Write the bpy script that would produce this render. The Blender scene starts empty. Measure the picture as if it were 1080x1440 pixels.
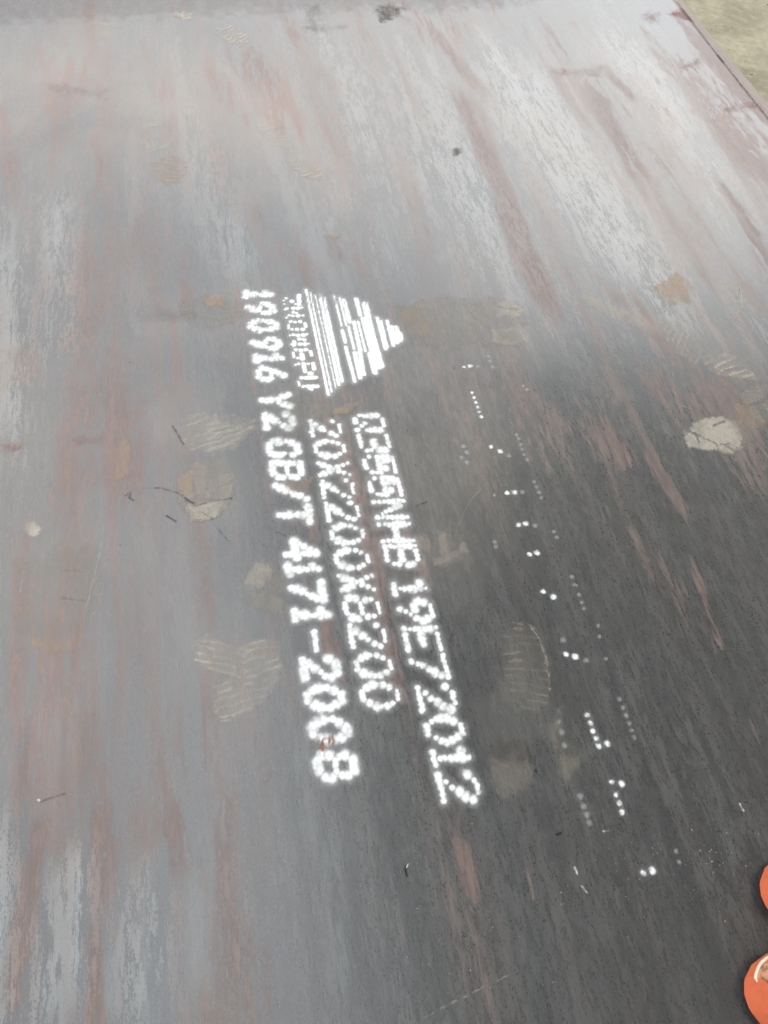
import bpy, bmesh, math, random
import numpy as np
from mathutils import Matrix, Vector

scene = bpy.context.scene
COL = scene.collection
rng = np.random.default_rng(7)
random.seed(7)

# ------------------------------------------------------------------ camera
CAM_H = 1.0
F = 1083.0
R_, U_, B_ = ((0.97896854, -0.19269579, 0.06699953),
              (0.12523866, 0.82688446, 0.54824937),
              (-0.16104621, -0.52832795, 0.83362683))
cam_d = bpy.data.cameras.new('camera')
cam = bpy.data.objects.new('camera', cam_d)
COL.objects.link(cam)
m = Matrix(((R_[0], U_[0], B_[0], 0), (R_[1], U_[1], B_[1], 0), (R_[2], U_[2], B_[2], CAM_H), (0, 0, 0, 1)))
cam.matrix_world = m
cam_d.sensor_fit = 'VERTICAL'
cam_d.sensor_height = 34.6
cam_d.lens = 34.6 * F / 1440.0
cam_d.clip_start = 0.05
cam_d.clip_end = 500
scene.camera = cam

# ------------------------------------------------------------------ light
SUN_EL, SUN_AZ = math.radians(62), math.radians(65)      # azimuth from +Y towards +X
world = bpy.data.worlds.new('World')
scene.world = world
world.use_nodes = True
wn = world.node_tree
wn.nodes.clear()
w_out = wn.nodes.new('ShaderNodeOutputWorld')
w_bg = wn.nodes.new('ShaderNodeBackground')
w_hs = wn.nodes.new('ShaderNodeHueSaturation')
sky = wn.nodes.new('ShaderNodeTexSky')
sky.sky_type = 'NISHITA'
sky.sun_disc = False
sky.sun_elevation = SUN_EL
sky.sun_rotation = SUN_AZ
sky.air_density = 1.0
sky.dust_density = 6.0
sky.ozone_density = 1.0
w_hs.inputs['Saturation'].default_value = 0.0            # overcast: a grey sky
w_bg.inputs['Strength'].default_value = 0.13
wn.links.new(sky.outputs[0], w_hs.inputs['Color'])
wn.links.new(w_hs.outputs[0], w_bg.inputs['Color'])
wn.links.new(w_bg.outputs[0], w_out.inputs['Surface'])

sun_d = bpy.data.lights.new('sun', 'SUN')
sun_d.energy = 1.0
sun_d.angle = math.radians(25)
sun_d.color = (1.0, 0.96, 0.9)
sun = bpy.data.objects.new('sun', sun_d)
COL.objects.link(sun)
sdir = Vector((math.sin(SUN_AZ) * math.cos(SUN_EL), math.cos(SUN_AZ) * math.cos(SUN_EL), math.sin(SUN_EL)))
sun.rotation_euler = sdir.to_track_quat('Z', 'Y').to_euler()
sun.location = sdir * 30

scene.view_settings.view_transform = 'Standard'
scene.view_settings.look = 'None'
scene.view_settings.gamma = 1
scene.view_settings.exposure = 2.13
scene.cycles.transparent_max_bounces = 24
scene.cycles.max_bounces = 8

# ------------------------------------------------------------------ helpers
def at(px, py, h=CAM_H):
    """measured spot of the survey picture -> metres on the horizontal plane h below the camera"""
    px = np.asarray(px, float); py = np.asarray(py, float)
    a, b = (px - 540) / F, -(py - 720) / F
    dx = R_[0] * a + U_[0] * b - B_[0]
    dy = R_[1] * a + U_[1] * b - B_[1]
    dz = R_[2] * a + U_[2] * b - B_[2]
    t = -h / dz
    return dx * t, dy * t

def sstep(e0, e1, x):
    t = np.clip((x - e0) / (e1 - e0), 0, 1)
    return t * t * (3 - 2 * t)

_lat = {}
def vnoise(x, y, seed=0):
    if seed not in _lat:
        _lat[seed] = np.random.default_rng(seed + 100).random((256, 256))
    L = _lat[seed]
    xi, yi = np.floor(x).astype(int), np.floor(y).astype(int)
    fx, fy = x - xi, y - yi
    fx, fy = fx * fx * (3 - 2 * fx), fy * fy * (3 - 2 * fy)
    g = lambda i, j: L[i % 256, j % 256]
    return (g(xi, yi) * (1 - fx) + g(xi + 1, yi) * fx) * (1 - fy) + (g(xi, yi + 1) * (1 - fx) + g(xi + 1, yi + 1) * fx) * fy

def fbm(x, y, seed=0, n=4):
    s, a, t = 0, 1.0, 0
    for k in range(n):
        s = s + a * vnoise(x * 2 ** k, y * 2 ** k, seed + k); t += a; a *= .55
    return s / t

def seg_dist(X, Y, x0, y0, x1, y1):
    vx, vy = x1 - x0, y1 - y0
    l2 = vx * vx + vy * vy + 1e-12
    t = np.clip(((X - x0) * vx + (Y - y0) * vy) / l2, 0, 1)
    return np.hypot(X - x0 - t * vx, Y - y0 - t * vy)

def poly_sd(X, Y, px, py):
    """signed distance, negative inside"""
    d = np.full(X.shape, 1e9); ins = np.zeros(X.shape, bool)
    n = len(px)
    for i in range(n):
        j = (i + 1) % n
        d = np.minimum(d, seg_dist(X, Y, px[i], py[i], px[j], py[j]))
        c = ((py[i] > Y) != (py[j] > Y))
        xx = (px[j] - px[i]) * (Y - py[i]) / ((py[j] - py[i]) if abs(py[j] - py[i]) > 1e-9 else 1e-9) + px[i]
        ins ^= c & (X < xx)
    return np.where(ins, -d, d)

def link(name, me, mats, parent=None):
    o = bpy.data.objects.new(name, me)
    COL.objects.link(o)
    for mm in (mats if isinstance(mats, (list, tuple)) else [mats]):
        me.materials.append(mm)
    if parent: o.parent = parent
    return o

def mesh_from(verts, faces, smooth=True):
    me = bpy.data.meshes.new('mesh')
    me.from_pydata([tuple(v) for v in verts], [], [tuple(f) for f in faces])
    me.polygons.foreach_set('use_smooth', [smooth] * len(me.polygons))
    me.update()
    return me

def grid_mesh(xs, ys, z, keep=None, attrs=None):
    nx, ny = len(xs), len(ys)
    X, Y = np.meshgrid(xs, ys)
    V = np.stack([X.ravel(), Y.ravel(), np.full(X.size, z)], 1)
    i = np.arange(nx - 1)[None, :] + nx * np.arange(ny - 1)[:, None]
    Q = np.stack([i, i + 1, i + 1 + nx, i + nx], -1).reshape(-1, 4)
    if keep is not None:
        k = keep.ravel()
        Q = Q[k[Q].any(1)]
        used = np.unique(Q)
        remap = np.full(X.size, -1); remap[used] = np.arange(len(used))
        V = V[used]; Q = remap[Q]
        attrs = {n: a.ravel()[used] for n, a in (attrs or {}).items()}
    me = bpy.data.meshes.new('mesh')
    me.vertices.add(len(V)); me.vertices.foreach_set('co', V.ravel().astype(np.float32))
    me.loops.add(Q.size); me.loops.foreach_set('vertex_index', Q.ravel().astype(np.int32))
    me.polygons.add(len(Q))
    me.polygons.foreach_set('loop_start', (np.arange(len(Q)) * 4).astype(np.int32))
    me.polygons.foreach_set('loop_total', np.full(len(Q), 4, np.int32))
    me.update(calc_edges=True)
    for n, a in (attrs or {}).items():
        at_ = me.attributes.new(n, 'FLOAT', 'POINT')
        at_.data.foreach_set('value', a.ravel().astype(np.float32))
    return me

class Nodes:
    def __init__(s, name):
        s.m = bpy.data.materials.new(name); s.m.use_nodes = True
        s.t = s.m.node_tree; s.t.nodes.clear()
        s.out = s.n('ShaderNodeOutputMaterial')
        s.tc = s.n('ShaderNodeTexCoord').outputs['Object']
    def n(s, t, **kw):
        x = s.t.nodes.new(t)
        for k, v in kw.items(): setattr(x, k, v)
        return x
    def put(s, sock, v):
        if hasattr(v, 'links') or isinstance(v, bpy.types.NodeSocket): s.t.links.new(v, sock)
        else: sock.default_value = v
    def map(s, scale, rot=0.0, loc=(0, 0, 0)):
        x = s.n('ShaderNodeMapping'); s.put(x.inputs['Vector'], s.tc)
        x.inputs['Scale'].default_value = scale; x.inputs['Rotation'].default_value = (0, 0, rot); x.inputs['Location'].default_value = loc
        return x.outputs[0]
    def noise(s, vec, scale=1.0, detail=4.0, rough=.55, dist=0.0):
        x = s.n('ShaderNodeTexNoise'); s.put(x.inputs['Vector'], vec)
        x.inputs['Scale'].default_value = scale; x.inputs['Detail'].default_value = detail
        x.inputs['Roughness'].default_value = rough; x.inputs['Distortion'].default_value = dist
        return x.outputs['Fac']
    def ramp(s, fac, lo, hi):
        x = s.n('ShaderNodeMapRange'); x.interpolation_type = 'SMOOTHSTEP'
        s.put(x.inputs['Value'], fac)
        s.put(x.inputs['From Min'], lo); s.put(x.inputs['From Max'], hi)
        return x.outputs[0]
    def math(s, op, a, b=0.0, clamp=False):
        x = s.n('ShaderNodeMath', operation=op); x.use_clamp = clamp
        s.put(x.inputs[0], a); s.put(x.inputs[1], b)
        return x.outputs[0]
    def mix(s, f, a, b):
        x = s.n('ShaderNodeMix', data_type='RGBA')
        s.put(x.inputs[0], f); s.put(x.inputs[6], a if not isinstance(a, tuple) else (*a, 1)[:4]); s.put(x.inputs[7], b if not isinstance(b, tuple) else (*b, 1)[:4])
        return x.outputs[2]
    def mixf(s, f, a, b):
        x = s.n('ShaderNodeMix', data_type='FLOAT')
        s.put(x.inputs[0], f); s.put(x.inputs[2], a); s.put(x.inputs[3], b)
        return x.outputs[0]
    def attr(s, name):
        return s.n('ShaderNodeAttribute', attribute_name=name).outputs['Fac']
    def bsdf(s, **kw):
        x = s.n('ShaderNodeBsdfPrincipled')
        for k, v in kw.items():
            k = k.replace('_', ' ')
            s.put(x.inputs[k], (*v, 1) if isinstance(v, tuple) and len(v) == 3 and k.endswith('Color') else v)
        return x
    def bump(s, h, dist, strength=1.0):
        x = s.n('ShaderNodeBump'); s.put(x.inputs['Height'], h)
        x.inputs['Distance'].default_value = dist; x.inputs['Strength'].default_value = strength
        return x.outputs[0]
    def done(s, sh): s.t.links.new(sh, s.out.inputs['Surface']); return s.m

# ------------------------------------------------------------------ materials
def steel_material():
    s = Nodes('mill_scale_steel')
    rust_b, dust_b, flake_b, worn_b = s.attr('rust'), s.attr('dust'), s.attr('flake'), s.attr('bright')
    # long rolling streaks
    big = s.noise(s.map((9, .8, 1), .05), 1, 5, .6, .6)
    mid = s.noise(s.map((34, 3.2, 1), .05, (3, 1, 0)), 1, 6, .66, .5)
    fine = s.noise(s.map((95, 14, 1), .09, (5, 7, 0)), 1, 5, .65, .4)
    grit = s.noise(s.map((380, 90, 1), .09), 1, 3, .6)
    blotch = s.noise(s.map((3, 2, 1), 0, (9, 4, 0)), 1, 4, .6, .4)
    # rust-brown beneath, blue-grey scale above
    g1 = s.noise(s.map((200, 40, 1), .08, (1, 3, 0)), 1, 5, .70, .9)
    g2 = s.noise(s.map((520, 260, 1), .0, (4, 1, 0)), 1, 3, .7)
    r = s.math('ADD', s.math('MULTIPLY', big, .5), s.math('MULTIPLY', mid, .5))
    r = s.math('ADD', r, s.math('MULTIPLY', s.math('ADD', s.math('SUBTRACT', g1, .5), s.math('MULTIPLY', s.math('SUBTRACT', g2, .5), .5)), .40))
    r = s.math('ADD', r, s.math('MULTIPLY', s.math('SUBTRACT', fine, .5), .36))
    r = s.math('ADD', r, s.math('MULTIPLY', rust_b, s.math('ADD', .11, s.math('MULTIPLY', s.ramp(s.math('ADD', s.math('MULTIPLY', fine, .6), s.math('MULTIPLY', g1, .4)), .40, .60), .16))))
    rust = s.ramp(r, .495, .67)
    # crisp flaking of pale scale, strongest where 'flake' says so
    fl = s.math('ADD', s.math('MULTIPLY', mid, .5), s.math('MULTIPLY', fine, .5))
    fl = s.math('ADD', fl, s.math('MULTIPLY', s.math('ADD', s.math('SUBTRACT', g1, .5), s.math('MULTIPLY', s.math('SUBTRACT', g2, .5), .8)), .62))
    fl = s.math('ADD', fl, s.math('MULTIPLY', flake_b, .10))
    flake = s.ramp(fl, .52, .57)
    flake = s.math('MULTIPLY', flake, s.math('ADD', .10, s.math('MULTIPLY', flake_b, .85)), True)
    tone = s.math('ADD', s.math('MULTIPLY', mid, .42), s.math('ADD', s.math('MULTIPLY', g1, .42), s.math('MULTIPLY', g2, .16)))
    scale_c = s.mix(s.ramp(tone, .24, .76), (.020, .0205, .0225), (.057, .060, .064))
    rust_c = s.mix(s.ramp(s.math('ADD', s.math('MULTIPLY', fine, .5), s.math('MULTIPLY', g1, .5)), .3, .7), (.090, .060, .052), (.165, .112, .099))
    c = s.mix(s.math('MULTIPLY', rust, .8), scale_c, rust_c)
    c = s.mix(s.math('MULTIPLY', flake, .85), c, (.23, .24, .235))
    bright = s.math('MULTIPLY', worn_b, s.ramp(s.math('ADD', s.math('MULTIPLY', mid, .5), s.math('ADD', s.math('MULTIPLY', fine, .25), s.math('MULTIPLY', g1, .25))), .44, .50), True)
    c = s.mix(s.math('MULTIPLY', bright, .75), c, (.135, .152, .158))
    sc = s.ramp(s.noise(s.map((150, 6, 1), .05, (8, 2, 0)), 1, 5, .7, .5), .62, .72)
    c = s.mix(s.math('MULTIPLY', sc, .4), c, (.115, .12, .122))
    # dry dust film
    dust = s.math('MULTIPLY', dust_b, s.ramp(s.math('ADD', s.math('MULTIPLY', blotch, .6), s.math('MULTIPLY', s.math('ADD', g1, g2), .2)), .28, .70), True)
    c = s.mix(s.math('MULTIPLY', dust, .55), c, s.mix(rust, (.33, .30, .26), (.42, .29, .26)))
    # dark pits and specks
    pit = s.ramp(s.noise(s.map((90, 50, 1), .2), 1, 3, .6), .70, .76)
    c = s.mix(s.math('MULTIPLY', pit, .2), c, (.02, .018, .016))
    rough = s.mixf(rust, .29, .45)
    rough = s.math('ADD', rough, s.math('MULTIPLY', s.math('ADD', s.math('SUBTRACT', g1, .5), s.math('SUBTRACT', g2, .5)), .12))
    rough = s.math('ADD', rough, s.math('MULTIPLY', dust, .15))
    hgt = s.math('ADD', s.math('MULTIPLY', flake, .5), s.math('ADD', s.math('MULTIPLY', g1, .6), s.math('MULTIPLY', g2, .12)))
    nrm = s.bump(hgt, .0006, .32)
    b = s.bsdf(Base_Color=c, Roughness=rough, IOR=2.0, Specular_Tint=s.mix(s.math('MAXIMUM', s.math('MAXIMUM', rust, dust), s.ramp(s.math('ADD', s.math('MULTIPLY', big, .6), s.math('MULTIPLY', mid, .4)), .46, .60)), (.93, .965, 1.0), (1.0, .935, .93)), Specular_IOR_Level=s.math('ADD', s.math('SUBTRACT', .45, s.math('MULTIPLY', rust, .16)), s.math('MULTIPLY', flake, .12)), Normal=nrm)
    return s.done(b.outputs[0])

def paint_material(name, base, rough, thin_from=None, worn=0.0, noise_scale=260.0):
    """coating whose thickness follows the mesh attribute 'cov'"""
    s = Nodes(name)
    cov = s.attr('cov')
    n = s.noise(s.map((noise_scale, noise_scale * .55, 1), .1), 1, 4, .65)
    a = s.math('ADD', cov, s.math('MULTIPLY', s.math('SUBTRACT', n, .5), s.math('MULTIPLY', s.math('MULTIPLY', cov, s.math('SUBTRACT', 1.0, cov)), worn)), True)
    c = base if thin_from is None else s.mix(s.noise(s.map((30, 22, 1), .4), 1, 3, .6), thin_from, base)
    b = s.bsdf(Base_Color=c, Roughness=rough, IOR=1.4)
    tr = s.n('ShaderNodeBsdfTransparent')
    mx = s.n('ShaderNodeMixShader')
    s.put(mx.inputs[0], a); s.t.links.new(tr.outputs[0], mx.inputs[1]); s.t.links.new(b.outputs[0], mx.inputs[2])
    return s.done(mx.outputs[0])

M_STEEL = steel_material()
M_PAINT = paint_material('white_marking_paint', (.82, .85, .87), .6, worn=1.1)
M_DUST = paint_material('grey_dust', (.36, .34, .30), .85, (.30, .28, .25), 2.2)
M_CLAY = paint_material('pale_clay_dust', (.62, .58, .50), .85, (.50, .465, .40), 2.0)
M_ORANGE = paint_material('ochre_dust', (.52, .38, .27), .85, (.42, .33, .25), 2.0)
M_RUST = paint_material('rust_smear', (.26, .075, .045), .8, (.34, .14, .10), 2.4)
M_BLACK = paint_material('black_scratch_shade', (.012, .012, .012), .6, worn=1.5)  # scratches and specks, also the gap shade painted on the edge
M_SCRAPE = paint_material('bare_scrape', (.62, .62, .60), .35, worn=2.0)
M_TAN = paint_material('tan_scratch', (.40, .36, .30), .7, worn=2.2)
M_BROWN = paint_material('brown_grime_shade', (.12, .085, .07), .7, (.08, .065, .055), 2.0)  # brown marks, also the groove shade painted along the edge

def edge_material():
    s = Nodes('rusty_plate_edge')
    n = s.noise(s.map((60, 9, 60)), 1, 5, .65)
    c = s.mix(n, (.22, .165, .145), (.36, .31, .285))
    return s.done(s.bsdf(Base_Color=c, Roughness=.6, Normal=s.bump(n, .001, .4)).outputs[0])
M_EDGE = edge_material()

def concrete_material():
    s = Nodes('beige_concrete')
    a = s.noise(s.map((5, 5, 5), .3), 1, 7, .62, .2)
    b = s.noise(s.map((34, 34, 34), .3), 1, 6, .68)
    g = s.noise(s.map((300, 300, 300)), 1, 3, .6)
    sp = s.noise(s.map((46, 46, 46), 0, (3, 3, 3)), 1, 2, .5)
    c = s.mix(s.ramp(a, .35, .66), (.29, .26, .18), (.45, .41, .30))
    c = s.mix(s.math('MULTIPLY', s.ramp(b, .48, .72), .5), c, (.52, .48, .38))
    c = s.mix(s.math('MULTIPLY', s.ramp(b, .50, .34), .35), c, (.19, .175, .125))
    c = s.mix(s.math('MULTIPLY', s.ramp(g, .60, .72), .35), c, (.10, .095, .07))
    c = s.mix(s.math('MULTIPLY', s.ramp(sp, .70, .74), .85), c, (.035, .032, .028))
    return s.done(s.bsdf(Base_Color=c, Roughness=.85, Normal=s.bump(s.math('ADD', b, g), .004, .6)).outputs[0])
M_CONC = concrete_material()

# ------------------------------------------------------------------ setting: concrete yard and open shed roof
GZ = -0.062
cs = np.concatenate([np.linspace(-60, -4, 15), np.linspace(-3, 6, 40), np.linspace(7, 60, 15)])
ground = link('ground', grid_mesh(cs, cs, GZ), M_CONC)
ground['kind'] = 'structure'

def roof():
    s = Nodes('grey_sheet_metal')
    n = s.noise(s.map((3, .6, 1)), 1, 4, .6)
    mat = s.done(s.bsdf(Base_Color=s.mix(n, (.36, .39, .455), (.46, .49, .555)), Roughness=.6).outputs[0])
    H, x0, x1, y0, y1 = 5.2, 0.1, 16.0, -9.0, 6.2
    bm = bmesh.new()
    xs = np.arange(x0, x1 + .01, .125)
    top = []
    for i, x in enumerate(xs):
        z = H + .10 * (x - x0) / 4 + (.03 if i % 2 else 0)
        top.append((bm.verts.new((x, y0, z)), bm.verts.new((x, y1, z)), bm.verts.new((x, y0, z + .012)), bm.verts.new((x, y1, z + .012))))
    for a, b in zip(top, top[1:]):
        bm.faces.new((a[0], b[0], b[1], a[1])); bm.faces.new((a[3], b[3], b[2], a[2]))
        bm.faces.new((a[1], b[1], b[3], a[3])); bm.faces.new((a[2], b[2], b[0], a[0]))
    for k in (0, -1):
        a = top[k]; bm.faces.new((a[0], a[1], a[3], a[2]))
    me = bpy.data.meshes.new('mesh'); bm.to_mesh(me); bm.free()
    o = link('shed_roof', me, mat)
    o['kind'] = 'structure'
roof()

# ------------------------------------------------------------------ the steel plate
PX0, PX1, PY0, PY1, TH = -0.825, 1.377, -1.4, 6.8, 0.020

# stains: (x0, y0, x1, y1, half width in picture px, strength)
RUST = [
 (640,130,700,260,11,.9),(700,260,765,420,16,1),(590,20,680,130,8,.7),(560,0,600,60,10,.5),
 (95,90,112,260,34,.45),(118,300,105,520,30,.5),(108,520,120,690,40,.35),(4,150,8,260,14,.6),(950,10,1085,185,13,1),(335,70,395,170,26,.8),
 (410,40,470,130,14,.4),(205,60,215,140,8,.6),(290,90,340,170,16,.5),(380,300,440,400,18,.5),(465,335,478,370,9,.8),
 (455,850,470,940,13,1),(515,760,560,980,11,1),(475,610,510,720,9,.7),(540,600,560,700,9,.5),(430,700,450,800,10,.5),
 (905,500,985,600,24,.7),(1010,530,1085,650,20,1),(915,640,975,730,8,1),(975,790,1025,950,9,.9),(850,600,890,655,20,.9),
 (1020,930,1085,1090,10,.5),(60,1140,40,1260,12,1),(40,1260,12,1400,15,1),(128,1270,135,1440,11,1),(150,1110,145,1250,22,.45),
 (90,780,60,1000,40,.35),(30,760,20,1010,14,.6),(20,1010,40,1130,20,.5),(650,1180,662,1265,9,1),(735,1215,748,1275,6,.8),
 (240,1130,260,1220,18,.4),(300,1180,330,1420,16,.32),(330,1300,390,1430,40,.3),(520,1090,600,1440,22,.3),(600,1100,690,1440,20,.12),
 (940,70,1085,260,26,.8),(900,40,1010,170,14,.7),(820,110,900,250,11,.8),(850,100,905,150,6,.9),(780,110,840,200,8,.5),(1020,260,1085,380,12,.6),
 (450,540,560,560,20,.5),(540,690,620,860,16,.4),(770,560,880,640,30,.4),(640,860,700,1100,20,.35),(870,740,1080,980,22,.4),
 (840,380,985,530,22,.5),(230,100,240,220,12,.4),(260,330,275,430,16,.4),(175,560,185,700,30,.5),(690,420,760,640,30,.3),
]
BLUE = [
 (100,1210,85,1440,26,.9),(8,1240,2,1440,8,.7),(70,1330,60,1440,10,.7),(165,1330,150,1440,10,.5),(290,1210,285,1400,18,.45),(205,1250,205,1440,9,.4),(232,1310,240,1440,8,.4),
 (320,300,345,400,20,.7),(12,330,10,620,14,.8),(30,400,30,560,8,.6),(80,250,80,380,10,.5),(190,200,180,330,14,.5),(60,60,70,120,20,.4),
 (250,100,270,320,22,.5),(380,200,470,420,20,.4),(180,370,200,470,18,.4),(215,560,220,620,22,.3),(285,1170,290,1240,22,.4),(465,1180,480,1400,12,.35),
 (430,560,440,600,12,.2),(230,740,270,1000,30,.25),(320,1000,340,1130,30,.22),(410,1000,440,1200,14,.3),
]
FLAKE = [
 (560,60,760,420,70,.7),(700,60,940,420,80,1),(860,40,1070,330,60,1),(450,40,600,300,60,.55),(400,60,520,380,40,.4),(10,330,10,620,26,.7),
 (95,1220,85,1440,38,.75),(200,1250,210,1440,40,.42),(0,1170,0,1440,22,.6),(300,1180,330,1440,40,.22),(80,260,90,480,24,.5),(270,120,330,400,30,.35),
 (250,60,420,180,40,.35),(960,330,1085,480,30,.5),(900,920,1080,1320,60,.12),(800,1040,900,1300,40,.06),
]
DUST = [
 (540,120,900,160,260,.75),(150,140,420,160,200,1),(700,330,900,330,110,.5),(80,830,80,860,60,.55),(250,450,330,440,60,.6),(140,560,300,600,70,.45),
 (620,455,720,470,60,.5),(620,770,600,760,60,.4),(320,900,340,960,70,.3),(500,500,640,640,120,.45),(560,700,600,860,60,.3),(0,420,60,640,50,.4),(300,690,290,700,50,.4),(450,20,80,20,40,.5),
 (60,150,60,900,150,.45),(20,700,40,1100,110,.5),(940,450,1040,500,50,.35),(820,420,930,460,20,.45),(700,960,760,1060,50,.25),
]
CLEAN = [
 (860,900,980,1420,300,.95),(640,1150,760,1420,160,.6),(660,620,800,760,110,.4),(640,930,660,1000,60,.35),(350,1100,440,1400,60,.3),(330,640,350,1000,40,.3),(200,620,250,1000,50,.3),(680,480,780,520,80,.4),
]
def stain(X, Y, lst, soft=.55, seed=40):
    acc = np.zeros(X.shape)
    wx = (fbm(X * 9, Y * 4, seed) - .5) * .06
    wx2 = (fbm(X * 40, Y * 9, seed + 9) - .5) * .03
    for x0, y0, x1, y1, w, a in lst:
        ax, ay = at(x0, y0); bx, by = at(x1, y1); cx_, cy_ = at(x0 + w, y0); ex, ey = at(x1 + w, y1)
        w0, w1 = math.hypot(cx_ - ax, cy_ - ay), math.hypot(ex - bx, ey - by)
        w_ = .5 * (w0 + w1)
        vx, vy = bx - ax, by - ay; l2 = vx * vx + vy * vy + 1e-9; ln = math.sqrt(l2)
        tt = ((X - ax) * vx + (Y - ay) * vy) / l2 + (fbm(X * 55, Y * 3, seed + 5) - .5) * .9 * min(1, .25 / ln + .4)
        fade = 1.0
        if ln > 2.2 * w_:
            ax, ay, bx, by = ax - vx * .18, ay - vy * .18, bx + vx * .18, by + vy * .18
            fade = sstep(-.18, .22, np.minimum(tt, 1 - tt))
        d = seg_dist(X + wx * min(1, w_ * 18), Y, ax, ay, bx, by) + wx2 * min(1, w_ * 25)
        acc = np.maximum(acc, fade * a * (1 - sstep(w_ * (1 - soft), w_ * (1 + soft), d)))
    return acc

def plate_mesh(attrs=True):
    step = .0075
    xs = np.concatenate([[PX0, PX0 + .1], np.arange(-.66, PX1 - .004, step), [PX1]])
    ys = np.concatenate([[PY0, -.6], np.arange(-.28, 2.62, step), [3.0, 3.8, 5, PY1]])
    X, Y = np.meshgrid(xs, ys)
    a = {'rust': stain(X, Y, RUST, .6, 40) - .8 * stain(X, Y, CLEAN, .8, 90) * (1 - .8 * stain(X, Y, RUST, .6, 40)), 'bright': stain(X, Y, BLUE, .7, 60), 'flake': .85 * stain(X, Y, FLAKE, .9, 80), 'dust': stain(X, Y, DUST, .9, 20)}
    nx, ny = len(xs), len(ys)
    # hand-built so that the edges carry the plate's thickness and a nibbled arris
    Z = np.zeros(X.shape)
    Z += (fbm(X * 1.3, Y * .9, 3) - .5) * .004 * sstep(0, .3, PX1 - X)
    V = [np.stack([X.ravel(), Y.ravel(), Z.ravel()], 1)]
    i = np.arange(nx - 1)[None, :] + nx * np.arange(ny - 1)[:, None]
    Q = np.stack([i, i + 1, i + 1 + nx, i + nx], -1).reshape(-1, 4)
    ring = np.concatenate([np.arange(nx), (np.arange(1, ny) * nx + nx - 1), (ny - 1) * nx + np.arange(nx - 2, -1, -1), np.arange(ny - 2, 0, -1) * nx])
    P = V[0][ring].copy()
    n = len(ring); base = len(V[0])
    cx_, cy_ = .5 * (PX0 + PX1), .5 * (PY0 + PY1)
    out = np.stack([np.where(P[:, 0] >= PX1 - 1e-6, 1, np.where(P[:, 0] <= PX0 + 1e-6, -1, 0)), np.where(P[:, 1] >= PY1 - 1e-6, 1, np.where(P[:, 1] <= PY0 + 1e-6, -1, 0))], 1)
    nb = (fbm(P[:, 1] * 30, P[:, 0] * 30, 11) - .5) * .006
    A = P.copy(); A[:, :2] += out * (.0015 + nb[:, None] * .4); A[:, 2] -= .002
    Bm = P.copy(); Bm[:, :2] += out * .0015; Bm[:, 2] = -TH
    V = np.concatenate([V[0], A, Bm])
    k = np.arange(n); k2 = (k + 1) % n
    S1 = np.stack([ring[k], base + k, base + k2, ring[k2]], 1)
    S2 = np.stack([base + k, base + n + k, base + n + k2, base + k2], 1)
    allq = np.concatenate([Q, S1[:, ::-1][:, ::-1], S2])
    me = bpy.data.meshes.new('mesh')
    me.vertices.add(len(V)); me.vertices.foreach_set('co', V.ravel().astype(np.float32))
    me.loops.add(allq.size); me.loops.foreach_set('vertex_index', allq.ravel().astype(np.int32))
    me.polygons.add(len(allq))
    me.polygons.foreach_set('loop_start', (np.arange(len(allq)) * 4).astype(np.int32))
    me.polygons.foreach_set('loop_total', np.full(len(allq), 4, np.int32))
    me.update(calc_edges=True)
    sm = np.ones(len(allq), bool); sm[len(Q):] = False
    me.polygons.foreach_set('use_smooth', sm)
    for nme, v in a.items():
        at_ = me.attributes.new(nme, 'FLOAT', 'POINT')
        at_.data.foreach_set('value', np.concatenate([v.ravel(), np.zeros(2 * n)]).astype(np.float32))
    me.materials.append(M_STEEL); me.materials.append(M_EDGE)
    mi = np.zeros(len(allq), np.int32); mi[len(Q):] = 1
    me.polygons.foreach_set('material_index', mi)
    return me
plate = bpy.data.objects.new('steel_plate', plate_mesh())
COL.objects.link(plate)
plate['label'] = 'large dark steel plate with white stencilled characters, covering nearly the whole picture'
plate['category'] = 'steel plate'

def lower_plate():
    bm = bmesh.new()
    bmesh.ops.create_cube(bm, size=1)
    x0, x1, y0, y1 = -.79, 1.438, -1.36, 6.7
    for v in bm.verts:
        v.co = Vector((x0 if v.co.x < 0 else x1, y0 if v.co.y < 0 else y1, -TH - .003 if v.co.z > 0 else -TH - .040))
    bmesh.ops.bevel(bm, geom=bm.edges[:], offset=.0025, segments=2, affect='EDGES')
    me = bpy.data.meshes.new('mesh'); bm.to_mesh(me); bm.free()
    o = link('steel_plate', me, M_EDGE)
    o['label'] = 'lower steel plate, its rusty edge a thin strip showing beside the concrete'
    o['category'] = 'steel plate'
lower_plate()

# ------------------------------------------------------------------ coatings on the plate: painted characters, prints, scratches
_zi = [0]
def coat(name, xs, ys, cov, mat, lift=None, thr=.015):
    _zi[0] += 1
    z = .0026 + .00001 * _zi[0] if lift is None else lift
    me = grid_mesh(xs, ys, z, cov > thr, {'cov': cov})
    # lie on the slightly wavy plate
    n = len(me.vertices); co = np.empty(n * 3, np.float32); me.vertices.foreach_get('co', co); co = co.reshape(-1, 3)
    co[:, 2] = (fbm(co[:, 0] * 1.3, co[:, 1] * .9, 3) - .5) * .004 * sstep(0, .3, PX1 - co[:, 0]) + .0002 + .0000022 * _zi[0]
    me.vertices.foreach_set('co', co.ravel()); me.update()
    return link(name, me, mat, plate)

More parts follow.
